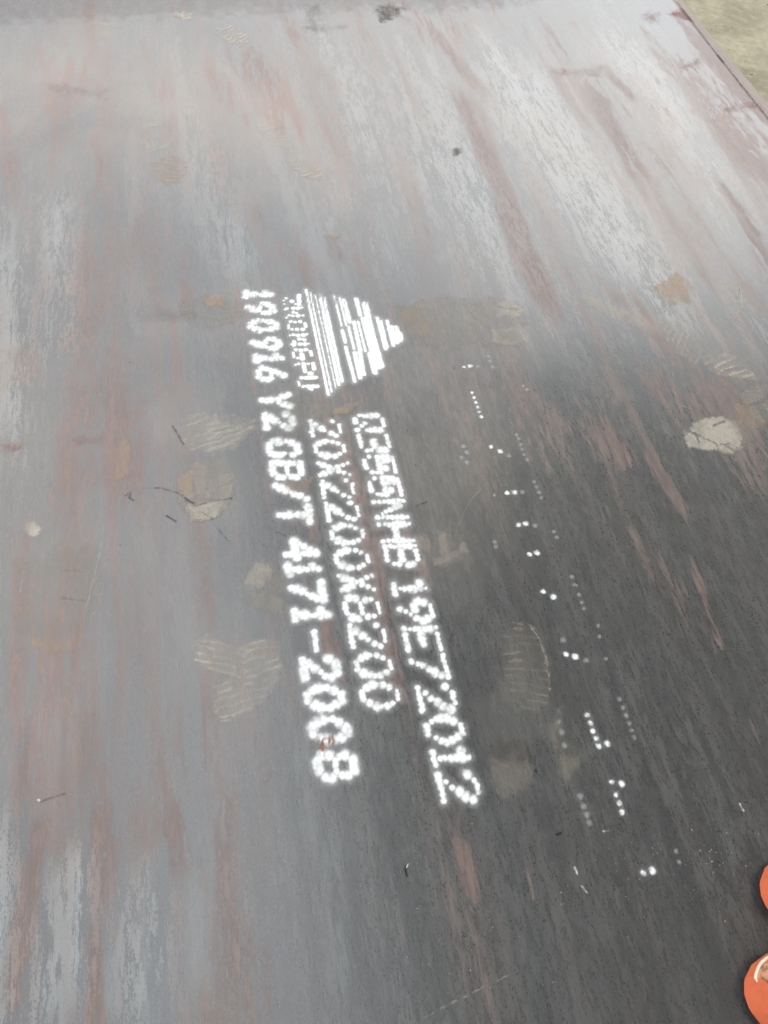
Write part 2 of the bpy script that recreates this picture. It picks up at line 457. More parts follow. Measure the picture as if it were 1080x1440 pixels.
def dots_cov(dots, step=.0011, soft=.60, halo=.15, pad=.014):
    """dots: list of (x, y, r) or (x0, y0, x1, y1, r) in metres"""
    D = [(d[0], d[1], d[0], d[1], d[2]) if len(d) == 3 else d for d in dots]
    D = np.array(D)
    x0, x1 = min(D[:, 0].min(), D[:, 2].min()) - pad, max(D[:, 0].max(), D[:, 2].max()) + pad
    y0, y1 = min(D[:, 1].min(), D[:, 3].min()) - pad, max(D[:, 1].max(), D[:, 3].max()) + pad
    xs, ys = np.arange(x0, x1, step), np.arange(y0, y1, step)
    X, Y = np.meshgrid(xs, ys)
    core = np.zeros(X.shape); hal = np.zeros(X.shape)
    jx = (fbm(X * 260, Y * 260, 31, 2) - .5) * .0022
    for a, b, c, d, r in D:
        q = seg_dist(X, Y, a, b, c, d) + jx
        core = np.maximum(core, 1 - sstep(r * (1 - soft), r * (1 + soft), q))
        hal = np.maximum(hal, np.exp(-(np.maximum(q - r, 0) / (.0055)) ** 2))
    cov = np.clip(core + halo * hal * (1 - core), 0, 1)  # thin overspray skirt, doubling as a painted glow round the dots
    edge = np.minimum(np.minimum(X - x0, x1 - X), np.minimum(Y - y0, y1 - Y))
    return xs, ys, cov * sstep(0, .004, edge)

# dot-matrix letters: per row (bottom to top) the columns 0..4 that were sprayed
GL = {
 '0': [(1.3,2,2.7),(.6,3.4),(.1,3.9),(0,4),(.1,3.9),(.6,3.4),(1.3,2,2.7)],
 '1': [(1,2,3),(2,),(2,),(2,),(2,),(1,2),(2,)],
 '2': [(0,1,2,3,4),(1,),(2,),(2.7,),(3.5,),(0,4),(1,2,3)],
 '3': [(0,1,2,3),(4,),(4,),(1.7,2.4,3.1),(4,),(4,),(0,1,2,3)],
 '4': [(3,),(3,),(0,1,2,3,4),(.5,3),(1.2,3),(2,3),(2.6,3)],
 '5': [(1,2,3),(0,4),(4,),(0,1,2,3,4),(0,1,3),(0,1),(0,1,2,3,4)],
 '6': [(1,2,3),(0,4),(0,4),(.2,1.5,2.6,3.7),(1,),(2,),(2.8,)],
 '7': [(1,),(1.4,),(1.9,),(2.5,),(3.1,),(3.7,),(0,1,2,3,4)],
 '8': [(1,2,3),(0,4),(0,4),(1,2,3),(.3,3.7),(.3,3.7),(1,2,3)],
 '9': [(1.6,),(2.1,),(2.8,),(1,1.8,3.4),(0,4),(.2,3.8),(1,2,3)],
 'Q': [(1,1.8,4),(0,2.8),(0,2,4),(0,4),(0,4),(0,4),(1,2,3)],
 'N': [(.1,3.9),(.1,3,3.9),(.1,2.5,3.9),(.1,2,3.9),(.1,1.5,3.9),(.1,1,3.9),(.1,3.9)],
 'H': [(.1,3.9),(.1,3.9),(.1,3.9),(.1,1.1,2,2.9,3.9),(.1,3.9),(.1,3.9),(.1,3.9)],
 'B': [(0,1,2,3),(0,4),(0,4),(0,1,2,3),(0,4),(0,4),(0,1,2,3)],
 'E': [(0,1,2,3,4),(0,),(0,),(0,1,2,3),(0,),(0,),(0,1,2,3,4)],
 'X': [(.5,3.5),(1,3),(1.6,2.5),(2,),(1.5,2.5),(1,3),(.5,3.5)],
 'G': [(1,2,3,3.6),(.1,3.9),(0,4),(0,3.6),(0,),(.4,4),(1.1,2,3)],
 'Y': [(2,),(2,),(2,),(2,),(1.5,2.5),(.8,3.3),(.2,3.9)],
 'T': [(2,),(2,),(2,),(2,),(2,),(2,),(0,1,2,3,4)],
 '/': [(.1,),(.8,),(1.4,),(2,),(2.6,),(3.2,),(3.9,)],
 '-': [(),(),(),(.1,1,2,3,3.9),(),(),()],
}
LINES = [
 # text, centre y of each character, baseline x(y), topline x(y), row heights, row radii (mm)
 ('Q355NHB19E72012', [594.6,622.5,653,683.8,716.2,748.8,780.7,827.6,859,898.5,937,982,1026,1066,1107],
  (.232463,362.19), (.255793,387.02), [0,.19,.33,.49,.65,.82,1], [3.5,3.1,3.4,4.4,5.2,4.9,3.0], .0079),
 ('20X2200X8200', [602.3,631,659.3,687.5,719.2,751.2,786,819.3,855,894.5,935.6,978],
  (.190948,323.19), (.215683,347.89), [0,.157,.337,.47,.65,.82,1], [3.3,5.0,5.2,3.1,4.0,3.4,2.5], .0079),
 ('190916Y2GB/T4171-2008', [413.7,433.5,457.2,482.8,503.8,525.5,562.5,592,630.4,661,692,723.7,773,800.7,831.8,864.9,901,940.5,981.5,1026.6,1077],
  (.1530,282.9), (.1772,306.2), [0,.17,.34,.50,.63,.81,1], [4.8,5.6,5.8,3.2,4.6,5.2,4.9], .0077),
]
SKEW = -0.135
WORN = {('3', 0): .55, ('3', 1): .6, ('3', 2): .6}
for li, (txt, yc, (kb, cb), (kt, ct), rows, rad, cs_) in enumerate(LINES):
    for k, (ch, y) in enumerate(zip(txt, yc)):
        bx, by = at(kb * y + cb, y)
        tx, ty = at(kt * y + ct, y)
        by0, ty0 = by, ty
        width = tx - bx
        yc0 = .5 * (by + ty)
        dots = []
        fat = 1.17 + .16 * float(sstep(.55, 1.15, np.array(by)))
        for r, cols in enumerate(GL[ch]):
            v = rows[r]
            x = bx + width * v
            pts = []
            for c in cols:
                u = (c - 2) * cs_ * (.80 if li == 2 and k < 6 else .92 if li == 2 else 1)
                pts.append((x + rng.normal(0, .0004), yc0 - u + SKEW * width * (v - .5) + rng.normal(0, .0005), rad[r] * .001 * rng.uniform(.86, 1.14) * fat))
            dots += pts
            # neighbouring drops run together in the strokes of the end rows
            for p, q in zip(pts, pts[1:]):
                if abs(p[1] - q[1]) < cs_ * 1.15:
                    dots.append((p[0], p[1], q[0], q[1], min(p[2], q[2]) * (.95 if li == 2 else .85)))
        if ch not in '-/' :
            pass
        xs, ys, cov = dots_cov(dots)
        X, Y = np.meshgrid(xs, ys)
        if li == 2 and k < 3:
            w = fbm((X - .3 * Y) * 420, Y * 130, 50, 2)
            cov = cov * (1 - .42 * sstep(.52, .64, w) * (1 - sstep(.6, .9, (X - bx) / width) * .6))
        if li == 2 and k == 19:                       # scuffed zero, paint rubbed off
            w = fbm((X - .4 * Y) * 330, Y * 120, 55, 3)
            inside = np.exp(-(((X - bx - .012) / .016) ** 2 + ((Y - yc0 + .016) / .009) ** 2))
            cov = cov * (1 - inside * sstep(.38, .55, w))
        cov = cov * (1 - .30 * sstep(.50, .72, fbm(X * 150, Y * 150, 300 + k, 3)))
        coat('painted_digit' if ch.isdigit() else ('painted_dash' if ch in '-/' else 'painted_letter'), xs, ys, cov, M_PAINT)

def px_segs(lst, k=1.0):
    out = []
    for s_ in lst:
        if len(s_) == 3: x0, y0, r = s_; x1, y1 = x0, y0
        else: x0, y0, x1, y1, r = s_
        a, b = at(x0, y0); c, d = at(x1, y1)
        e, f = at(x0 + r, y0)
        out.append((a, b, c, d, math.hypot(e - a, f - b) * k))
    return out

def zoomed(lst, x0, y0, s):
    out = []
    for t in lst:
        if len(t) == 3: out.append((x0 + t[0] / s, y0 + t[1] / s, t[2] / s))
        else: out.append((x0 + t[0] / s, y0 + t[1] / s, x0 + t[2] / s, y0 + t[3] / s, t[4] / s))
    return out

# triangular emblem of sprayed bars
BARS = [
 [(182,75,370,962,11)], [(216,95,398,935,7)], [(262,125,434,905,4.5)], [(298,118,460,875,14)], [(332,138,488,848,12)],
 [(422,128,482,380,9)], [(490,420,514,520,15)], [(518,560,594,850,15)],
 [(466,145,522,375,9)], [(500,165,548,345,20)], [(540,385,588,575,11)], [(595,610,640,815,20),(635,600,668,790,18)],
 [(588,350,640,585,17)], [(622,345,684,595,10)],
 [(605,155,640,290,18)], [(680,195,800,725,26),(662,320,775,735,20),(700,300,822,722,20)], [(720,615,765,775,22)],
 [(783,315,852,575,15),(815,340,868,560,11)], [(866,340,920,545,15),(900,390,950,520,22),(945,390,975,500,22),(980,440,988,490,14)],
]
for b in BARS:
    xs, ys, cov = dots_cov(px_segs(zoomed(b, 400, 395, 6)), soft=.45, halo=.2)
    X, Y = np.meshgrid(xs, ys)
    w = fbm((X - .25 * Y) * 420, Y * 60, 66, 2)
    far = sstep(1.06, 1.13, Y)
    cov = cov * (1 - far * .7 * sstep(.56, .66, w))
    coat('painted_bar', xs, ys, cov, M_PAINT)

# row of tiny crowded letters along the emblem's base (illegible in the photograph)
TINY = [
 [(648,220,16),(622,245,12),(628,290,12),(725,258,28),(812,180,815,300,22),(770,290,14)],
 [(660,350,20),(640,360,14),(745,345,24),(805,345,26),(850,335,16)],
 [(690,435,18),(655,465,14),(745,395,20),(735,440,20),(800,440,26),(865,435,17),(780,405,16)],
 [(710,515,20),(765,520,22),(830,515,24),(890,535,900,580,16),(680,560,684,600,14)],
 [(725,612,20),(788,612,24),(860,612,26)],
 [(700,690,15),(740,680,20),(800,690,26),(870,685,28),(915,675,16)],
 [(820,735,24),(880,745,24),(750,770,752,815,22),(720,800,15),(830,800,26),(890,800,28),(938,795,16)],
 [(775,870,22),(838,880,26),(905,870,24),(960,890,975,940,18)],
 [(740,905,750,965,15),(800,975,20),(848,930,862,985,28)],
 [(768,1062,15),(812,1050,20),(872,1045,890,1145,24),(930,1050,20),(990,1040,1008,1120,20),(960,1170,32),(900,1140,16)],
 [(845,1225,25),(905,1228,1020,1225,28)],
 [(808,1280,820,1325,14),(870,1335,22),(925,1335,1045,1335,26),(940,1360,980,1372,16)],
]
for g in TINY:
    xs, ys, cov = dots_cov(px_segs(zoomed(g, 330, 395, 9), 1.22), step=.0010, soft=.35, halo=.15, pad=.010)
    coat('painted_letter', xs, ys, cov * .95, M_PAINT)

# leftover drops of an older marking: clusters of bright and of faint drops
OLD = [
 [(652.5,516.6,2.0),(660.9,514.9,3.0)], [(664,552.7,2.3),(667,559.4,2.3),(669.1,566.2,2.3),(671.5,572.7,2.4),(673.9,579.4,2.3),(676.6,586.2,2.5)],
 [(690.5,628.5,3),(703.5,634.8,3.4)], [(713.2,693,2.9),(723.5,692.3,3.6)], [(729.5,738.3,3.2),(739.2,736.4,3.6)], [(744.7,779.7,3),(755.3,777.8,3.8)],
 [(764,831.7,3.2),(778.3,839.3,4)], [(796,920,3.4),(809,923.3,4.2)],
 [(826,1005.7,3.2),(830.3,1017,3.2),(833.7,1027.7,3.2),(838,1038.3,3.3),(842,1049,3.5),(853.7,1045.7,4.2)],
 [(860.3,1100,3),(874.3,1102.3,4),(866.7,1118,3.2),(871,1129.7,3.4),(874.3,1141.7,3.5)], [(905,1227.7,3.4),(917.3,1224,4.2)],
]
for g in [[d] for c in OLD for d in c]:
    xs, ys, cov = dots_cov(px_segs(g), step=.0010, soft=.55, halo=.06, pad=.008)
    X, Y = np.meshgrid(xs, ys)
    cov = cov * (1 - .45 * sstep(.45, .7, fbm(X * 330, Y * 330, 71, 3)))
    coat('old_paint_drop', xs, ys, cov * .92, M_PAINT)
FAINT = [
 [(671.8,515.6,2.4)], [(686,501,2),(689,508,2.2),(692.5,516,2.2)], [(736,543,2),(741,548,2.2)], [(727,612,2.3),(730,617.5,2.3),(732,625,2.3),(734.5,632,2.3),(737,640,2.2),(741,647,2.2)],
 [(715.6,640.8,3)], [(734.3,691.8,3)], [(751.3,678,2.5),(754.5,685,2.4),(757.5,692,2.4),(761,700,2.4)], [(751.9,739.3,2.9)], [(779,748,2.6),(783,756,2.6)],
 [(652,628,3),(656,636,3.2),(649,643,2.6),(657,650,3)], [(695,696,2.2)], [(695.5,762,2.8),(697,769,2.6)], [(792,900,3.5),(824,928.3,3.2)],
 [(804,811,3),(809,823,2.8),(814,836,2.6),(818,847,2.6),(821,856,2.4)], [(841,880,2.4),(843,895,2.4)],
 [(871,983,2.6),(876,995,2.8),(880.5,1006,2.8),(885,1017,2.8),(888,1027,2.8),(892,1037,3)],
 [(816,1120,4),(821,1134,3.8),(826,1146,3.6),(829,1157,3.4)], [(786,1015,3),(790,1030,3.4),(794,1048,3.4)], [(951,1197,2.6),(955,1212,2.6)], [(852,926,2.6)],
 
]
for g in [[d] for c in FAINT for d in c]:
    xs, ys, cov = dots_cov(px_segs(g), step=.0012, soft=.75, halo=.05, pad=.008)
    coat('faded_paint_drop', xs, ys, cov * .21, M_PAINT)

# ------------------------------------------------------------------ shoe prints, dust patches, smears
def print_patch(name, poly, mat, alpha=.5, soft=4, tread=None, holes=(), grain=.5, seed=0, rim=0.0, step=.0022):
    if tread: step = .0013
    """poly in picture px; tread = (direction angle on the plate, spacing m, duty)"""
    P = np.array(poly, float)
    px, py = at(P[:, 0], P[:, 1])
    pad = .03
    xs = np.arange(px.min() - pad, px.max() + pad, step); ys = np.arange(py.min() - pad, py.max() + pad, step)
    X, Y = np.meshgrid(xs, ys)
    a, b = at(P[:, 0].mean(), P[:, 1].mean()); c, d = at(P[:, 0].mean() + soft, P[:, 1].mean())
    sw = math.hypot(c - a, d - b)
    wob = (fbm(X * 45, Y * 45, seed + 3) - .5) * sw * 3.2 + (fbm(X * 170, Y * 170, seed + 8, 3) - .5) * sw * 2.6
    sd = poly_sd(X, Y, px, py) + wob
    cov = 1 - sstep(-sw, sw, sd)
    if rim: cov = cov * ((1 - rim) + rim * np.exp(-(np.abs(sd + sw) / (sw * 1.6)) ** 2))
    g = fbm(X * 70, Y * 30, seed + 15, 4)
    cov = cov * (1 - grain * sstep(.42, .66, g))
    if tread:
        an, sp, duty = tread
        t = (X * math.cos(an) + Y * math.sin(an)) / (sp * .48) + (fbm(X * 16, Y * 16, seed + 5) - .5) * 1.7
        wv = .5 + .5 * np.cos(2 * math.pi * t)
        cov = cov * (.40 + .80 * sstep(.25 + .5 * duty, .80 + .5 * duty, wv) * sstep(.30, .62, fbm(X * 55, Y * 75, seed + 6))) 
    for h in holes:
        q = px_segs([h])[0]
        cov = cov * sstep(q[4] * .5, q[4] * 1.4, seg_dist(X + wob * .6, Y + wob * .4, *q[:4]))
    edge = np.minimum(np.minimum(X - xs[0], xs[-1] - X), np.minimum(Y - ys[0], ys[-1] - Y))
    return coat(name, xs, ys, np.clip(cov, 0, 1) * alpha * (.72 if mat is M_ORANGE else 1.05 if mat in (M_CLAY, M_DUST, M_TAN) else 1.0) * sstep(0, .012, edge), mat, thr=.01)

P_ = print_patch
P_('boot_print', [(303,44),(318,34),(348,48),(350,60),(338,66),(314,56)], M_CLAY, .62, 3, (2.3, .028, .40), seed=1)
P_('boot_print', [(248,20),(258,15),(272,21),(270,28),(255,28)], M_CLAY, .55, 3, seed=2)
P_('boot_print', [(122,28),(160,32),(170,38),(150,58),(128,48)], M_CLAY, .28, 6, (1.9, .03, .3), seed=3)
P_('boot_print', [(198,176),(238,171),(243,205),(205,215)], M_CLAY, .30, 3, rim=.8, seed=4)
P_('boot_print', [(214,228),(240,216),(263,228),(258,250),(240,262),(216,255)], M_ORANGE, .50, 3, (1.2, .03, .25), seed=5)
P_('boot_print', [(400,228),(428,222),(466,246),(450,252),(425,247)], M_CLAY, .50, 4, (2.0, .03, .40), seed=6)
P_('boot_print', [(360,182),(395,180),(418,205),(395,210)], M_CLAY, .26, 6, (1.6, .03, .3), seed=7)
P_('dust_patch', [(456,331),(480,328),(478,335),(462,336)], M_ORANGE, .5, 2, seed=8)
P_('boot_print', [(250,425),(290,414),(335,425),(345,440),(320,455),(285,465),(262,450)], M_DUST, .42, 5, (1.5, .035, .2), seed=9)
P_('dust_patch', [(285,418),(312,416),(314,430),(290,432)], M_ORANGE, .55, 4, seed=10)
P_('boot_print', [(0,490),(35,486),(54,510),(45,540),(0,548)], M_ORANGE, .28, 6, seed=11, holes=[(32,508,40,522,3)])
P_('boot_print', [(250,585),(285,580),(330,582),(362,590),(345,610),(325,632),(290,640),(255,625)], M_CLAY, .34, 5, (1.9, .026, .45), seed=12)
P_('boot_print', [(286,604),(300,590),(360,600),(330,628),(290,636)], M_CLAY, .30, 3, (1.6, .019, .5), seed=13)
P_('boot_print', [(250,676),(272,650),(310,640),(330,665),(330,695),(312,725),(270,732),(252,705)], M_DUST, .55, 3, seed=14, holes=[(308,705,306,688,2.4),(306,688,330,676,2),(262,706,300,704,2.2),(272,676,275,705,2)])
P_('boot_print', [(250,672),(270,665),(272,690),(254,698)], M_ORANGE, .40, 4, seed=15)
P_('boot_print', [(262,712),(318,704),(300,728),(270,733)], M_CLAY, .40, 3, seed=16)
P_('dust_patch', [(164,622),(182,616),(183,668),(161,675)], M_ORANGE, .42, 3, seed=17)
P_('dust_patch', [(33,738),(48,732),(56,744),(52,756),(40,752)], M_CLAY, .55, 3, seed=18)
P_('dust_patch', [(20,790),(90,770),(142,770),(146,820),(128,880),(70,905),(20,890)], M_DUST, .24, 8, seed=19)
P_('dust_patch', [(42,902),(75,896),(106,898),(98,914),(62,922)], M_ORANGE, .42, 4, seed=20, holes=[(80,902,102,898,3)])
P_('boot_print', [(348,805),(362,790),(402,806),(404,868),(338,848)], M_DUST, .40, 6, seed=21, holes=[(345,824,404,840,4)], grain=.7)
P_('boot_print', [(348,808),(362,790),(378,796),(372,822),(350,820)], M_CLAY, .26, 6, seed=22)
P_('boot_print', [(272,905),(290,891),(320,908),(352,908),(340,955),(300,948),(274,930)], M_CLAY, .42, 3, (1.15, .020, .52), seed=23)
P_('boot_print', [(340,905),(392,900),(396,940),(376,986),(325,1018),(304,1005),(306,965),(345,950)], M_CLAY, .36, 4, (1.75, .022, .60), seed=24)
P_('dust_patch', [(352,904),(388,904),(384,920),(356,926)], M_ORANGE, .45, 4, (1.7, .022, .4), seed=25)
P_('boot_print', [(560,432),(620,418),(700,420),(735,432),(738,480),(690,486),(590,490),(556,460)], M_DUST, .40, 6, (.25, .05, .10), seed=26)
P_('boot_print', [(696,430),(712,420),(736,434),(726,446),(700,446)], M_CLAY, .42, 3, seed=27, holes=[(700,432,728,436,2)])
P_('boot_print', [(690,464),(735,458),(739,480),(720,487),(694,482)], M_CLAY, .34, 3, rim=.7, seed=28)
P_('boot_print', [(560,438),(590,425),(600,470),(566,470)], M_ORANGE, .38, 6, seed=29)
P_('boot_print', [(432,565),(470,572),(502,568),(486,582),(440,590)], M_DUST, .40, 5, seed=30)
P_('dust_patch', [(470,574),(504,567),(488,581),(468,583)], M_ORANGE, .60, 2, seed=31)
P_('boot_print', [(706,895),(728,876),(752,878),(770,930),(774,990),(745,1005),(722,985),(708,940)], M_TAN, .26, 6, (1.3, .024, .55), seed=32)
P_('boot_print', [(690,1046),(740,1040),(752,1080),(722,1090),(690,1080)], M_BROWN, .22, 7, seed=33)
P_('boot_print', [(686,1060),(745,1078),(740,1110),(700,1118)], M_TAN, .18, 8, seed=34)
P_('boot_print', [(914,408),(936,394),(952,384),(974,400),(968,412),(972,428),(958,424),(944,432)], M_ORANGE, .66, 3.5, seed=35, grain=.5)
P_('boot_print', [(1012,396),(1030,392),(1044,406),(1042,440),(1030,470),(1034,430),(1030,412)], M_CLAY, .36, 3, (1.2, .016, .5), seed=36)
P_('boot_print', [(926,452),(955,446),(970,470),(990,500),(978,512),(940,492)], M_CLAY, .30, 4, (2.4, .022, .5), seed=37)
P_('boot_print', [(984,505),(1000,496),(1030,498),(1068,535),(1035,532),(1005,528)], M_CLAY, .46, 3, (2.0, .030, .35), seed=38, holes=[(1020,522,1045,518,3)])
P_('boot_print', [(1040,556),(1065,540),(1090,548),(1090,600),(1060,590)], M_DUST, .50, 3, seed=39, holes=[(1050,572,1085,560,2.5)])
P_('boot_print', [(1030,572),(1050,560),(1078,600),(1060,604),(1040,596)], M_ORANGE, .42, 3, seed=40)
P_('boot_print', [(962,612),(975,594),(1000,584),(1030,592),(1046,618),(1030,637),(990,634),(968,625)], M_CLAY, .55, 4, seed=41, grain=.2,
   holes=[(968,605,985,613,1.6),(985,613,1008,626,1.5),(978,612,983,622,1.2),(1004,598,1018,594,1.5),(1008,626,1012,640,1.0),(1012,626,1025,624,1.0),(1022,628,1030,635,1.4)])
P_('boot_print', [(1030,592),(1060,586),(1070,610),(1048,632),(1040,612)], M_DUST, .36, 5, seed=42)
P_('dust_patch', [(806,416),(822,414),(870,432),(935,462),(925,468),(860,444)], M_CLAY, .26, 8, seed=43)
P_('dust_patch', [(590,756),(640,752),(662,778),(630,792),(596,790)], M_TAN, .34, 9, seed=44, grain=.8)
P_('dust_patch', [(395,678),(440,672),(428,690),(398,690)], M_ORANGE, .42, 4, seed=45)
P_('dust_patch', [(780,985),(800,990),(812,1080),(790,1100),(776,1040)], M_TAN, .20, 8, seed=46, grain=.8)
P_('dust_patch', [(400,570),(440,560),(440,600),(395,620)], M_DUST, .26, 8, seed=47)
P_('dust_patch', [(290,1400),(330,1385),(335,1440),(300,1440)], M_DUST, .22, 8, seed=48)
P_('rust_smear', [(447,1040),(464,1034),(464,1048),(456,1062),(450,1056)], M_RUST, .85, 3, seed=49, grain=.9, step=.0014)
P_('rust_smear', [(466,1034),(470,1032),(471,1044),(467,1045)], M_RUST, .7, 2, seed=50, step=.0014)
P_('rust_smear', [(110,618),(150,610),(142,622),(112,624)], M_RUST, .26, 8, seed=51)
P_('rust_smear', [(0,622),(32,626),(30,634),(0,636)], M_RUST, .25, 8, seed=52)
P_('rust_smear', [(780,101),(845,95),(840,105),(790,107)], M_RUST, .2, 7, seed=53)
P_('rust_smear', [(940,20),(962,14),(974,30),(962,28)], M_RUST, .5, 6, seed=54)
P_('rust_smear', [(908,22),(922,18),(928,26),(914,30)], M_RUST, .32, 7, seed=55)
P_('rust_smear', [(958,88),(982,85),(978,95),(962,96)], M_RUST, .32, 7, seed=56)
P_('rust_smear', [(1010,150),(1066,146),(1070,152),(1020,158)], M_RUST, .26, 7, seed=57)
P_('dark_patch', [(528,10),(548,6),(562,12),(552,26),(540,28)], M_BROWN, .6, 6, seed=58)
P_('dark_patch', [(-30,-20),(540,-24),(820,-20),(700,10),(540,12),(300,20),(120,24),(-20,30)], M_BROWN, .15, 18, seed=59, grain=.3, step=.006)  # broad faint band, browner and darker across the far end
P_('dark_patch', [(432,8),(450,4),(452,36),(440,42)], M_BROWN, .16, 7, seed=60)
P_('dark_patch', [(425,38),(488,36),(486,42),(430,44)], M_BROWN, .15, 7, seed=61)
P_('dark_patch', [(637,211),(642,208),(647,210),(648,215),(643,219),(638,217)], M_BROWN, .55, 4, seed=62, grain=0)
P_('dark_patch', [(70,120),(150,128),(148,136),(72,130)], M_BROWN, .11, 9, seed=63)
P_('dark_patch', [(200,438),(260,430),(262,448),(210,452)], M_BROWN, .12, 12, seed=64)

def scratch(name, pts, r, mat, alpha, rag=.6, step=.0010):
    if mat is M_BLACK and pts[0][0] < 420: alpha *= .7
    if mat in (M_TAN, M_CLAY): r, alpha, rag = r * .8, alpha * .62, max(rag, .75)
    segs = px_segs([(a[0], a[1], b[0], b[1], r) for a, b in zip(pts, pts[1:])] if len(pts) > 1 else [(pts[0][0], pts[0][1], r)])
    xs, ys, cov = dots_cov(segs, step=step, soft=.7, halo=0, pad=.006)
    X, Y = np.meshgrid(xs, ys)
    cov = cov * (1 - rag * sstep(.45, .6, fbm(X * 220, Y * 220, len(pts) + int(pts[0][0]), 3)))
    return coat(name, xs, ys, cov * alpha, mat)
S_ = scratch
S_('scratch', [(176,697),(184,692),(182,700),(188,704)], .9, M_BLACK, .75, .2)
S_('scratch', [(200,687),(225,686),(252,694),(268,706),(276,712)], .7, M_BLACK, .6)
S_('scratch', [(262,703),(280,710),(300,704),(326,701)], .9, M_BLACK, .6)
S_('scratch', [(283,720),(300,730)], .8, M_BLACK, .6, .3)
S_('scratch', [(234,725),(247,733)], .9, M_BLACK, .7, .2)
S_('scratch', [(305,742),(325,765)], .7, M_BLACK, .4)
S_('scratch', [(377,741),(402,754)], .9, M_BLACK, .5)
S_('scratch', [(242,598),(258,625)], 1.2, M_BROWN, .6)
S_('scratch', [(572,1216),(570,1224),(572,1231)], 1.2, M_BLACK, .9, .2)
S_('scratch', [(574,1214),(572,1220)], .8, M_SCRAPE, .8, .2)
S_('scratch', [(753,1084),(755,1085)], 1.6, M_BLACK, .95, 0)
S_('scratch', [(783,1173),(789,1171)], 1.3, M_BLACK, .85, .1)
S_('scratch', [(808,1220),(812,1229)], 1.6, M_SCRAPE, .9, .3)
S_('scratch', [(818,1246),(826,1256)], 1.3, M_SCRAPE, .7, .6)
S_('scratch', [(848,1169),(856,1168)], 1.0, M_SCRAPE, .6, .4)
S_('scratch', [(595,1432),(640,1408),(715,1371)], 1.0, M_TAN, .55, .7)
S_('scratch', [(1041,1131),(1046,1140)], 1.1, M_SCRAPE, .9, .2)
S_('scratch', [(54,1125),(56,1127)], 1.6, M_SCRAPE, .8, 0)
S_('scratch', [(57,1127),(90,1117)], 1.6, M_BROWN, .4)
S_('scratch', [(645,738),(660,705),(682,682)], 1.3, M_TAN, .5, .5)
S_('scratch', [(678,684),(700,670),(716,665)], .9, M_TAN, .35, .6)
S_('scratch', [(690,683),(706,682),(740,682)], .7, M_TAN, .3)
S_('scratch', [(745,880),(757,896),(768,925),(772,950),(772,970)], 1.4, M_TAN, .75, .7)
S_('scratch', [(744,878),(749,884)], 2.6, M_TAN, .6, .4)
S_('scratch', [(718,875),(734,878)], 1.6, M_TAN, .5, .5)
S_('scratch', [(700,1074),(736,1086)], .9, M_TAN, .5)
S_('scratch', [(143,762),(138,790),(122,852)], 1.0, M_CLAY, .45, .6)
S_('scratch', [(145,820),(140,850),(128,868)], 1.2, M_CLAY, .35, .6)
S_('scratch', [(945,510),(946,535),(952,568),(970,575)], 1.0, M_CLAY, .5, .6)
S_('scratch', [(1004,640),(1010,656)], 1.0, M_CLAY, .35, .4)
S_('scratch', [(1040,398),(1043,430),(1030,468)], 1.2, M_CLAY, .5, .7)
S_('scratch', [(840,692),(846,700),(852,702)], 1.0, M_TAN, .4)
S_('scratch', [(33,806),(30,832)], 1.0, M_CLAY, .5, .6)
S_('scratch', [(308,1008),(332,1006)], 1.1, M_CLAY, .7, .4)
S_('scratch', [(306,995),(345,992)], 1.0, M_CLAY, .6, .5)
S_('scratch', [(312,1014),(328,1014)], 1.3, M_CLAY, .7, .4)
S_('scratch', [(230,1221),(310,1221)], .8, M_TAN, .3, .8)
S_('scratch', [(378,1246),(400,1240)], .9, M_TAN, .45, .5)
S_('scratch', [(1000,1010),(1012,1018)], .8, M_BLACK, .4)
S_('scratch', [(585,712),(600,706)], 1.0, M_BLACK, .4, .8)
S_('scratch', [(118,845),(86,842)], .8, M_BLACK, .35)
for (x0, y0, x1, y1) in [(85,802,115,804),(88,840,96,841),(210,834,214,836),(212,797,216,796)]:
    S_('scratch', [(x0, y0), (x1, y1)], .7, M_BLACK, .26, .7)
S_('dark_patch', [(952.5,4),(1000,66),(1040,117),(1085,173)], 1.3, M_BROWN, .7, .5)  # brown line painting in the groove's shade beside the lower plate
# gap shade along the plate's edge, painted on as black strokes
for (x0, y0, x1, y1) in [(958,12,972,30),(1009,78,1016,87)]:
    S_('dark_patch', [(x0, y0), (x1, y1)], 1.6, M_BLACK, .8, .2)

# scattered bright grit and grinding sparks towards the lower right
def grit(n, cx_, cy_, sx, sy, mat, name, rmax=1.3, al=.75, ang=0):
    segs = []
    for _ in range(n):
        u, v = rng.normal(), rng.normal()
        x = cx_ + u * sx * math.cos(ang) - v * sy * math.sin(ang); y = cy_ + u * sx * math.sin(ang) + v * sy * math.cos(ang)
        segs.append((x, y, x + rng.uniform(-1, 1), y + rng.uniform(-.5, 2.0), rng.uniform(.45, rmax)))
    me_v, me_f, cv = [], [], []
    for a, b, c, d, r in px_segs(segs):
        k0 = len(me_v); n_ = 6
        zz = (fbm(np.array([a]) * 1.3, np.array([b]) * .9, 3)[0] - .5) * .004 * float(sstep(0, .3, PX1 - a))
        h = r * rng.uniform(.2, .6)
        for q in range(n_):
            t = 2 * math.pi * q / n_ + rng.uniform(-.3, .3); rr = r * rng.uniform(.6, 1.2)
            me_v.append((a + rr * math.cos(t), b + rr * math.sin(t), zz + .0003)); cv.append(al)
        me_v.append((c, d, zz + .0004 + h)); cv.append(al)
        for q in range(n_): me_f.append((k0 + q, k0 + (q + 1) % n_, k0 + n_))
    me = mesh_from(me_v, me_f, False)
    at_ = me.attributes.new('cov', 'FLOAT', 'POINT'); at_.data.foreach_set('value', np.array(cv, np.float32))
    o = link(name, me, mat, plate); o['kind'] = 'stuff'
    return o
grit(34, 780, 1270, 120, 60, M_SCRAPE, 'grit', .9, .5)
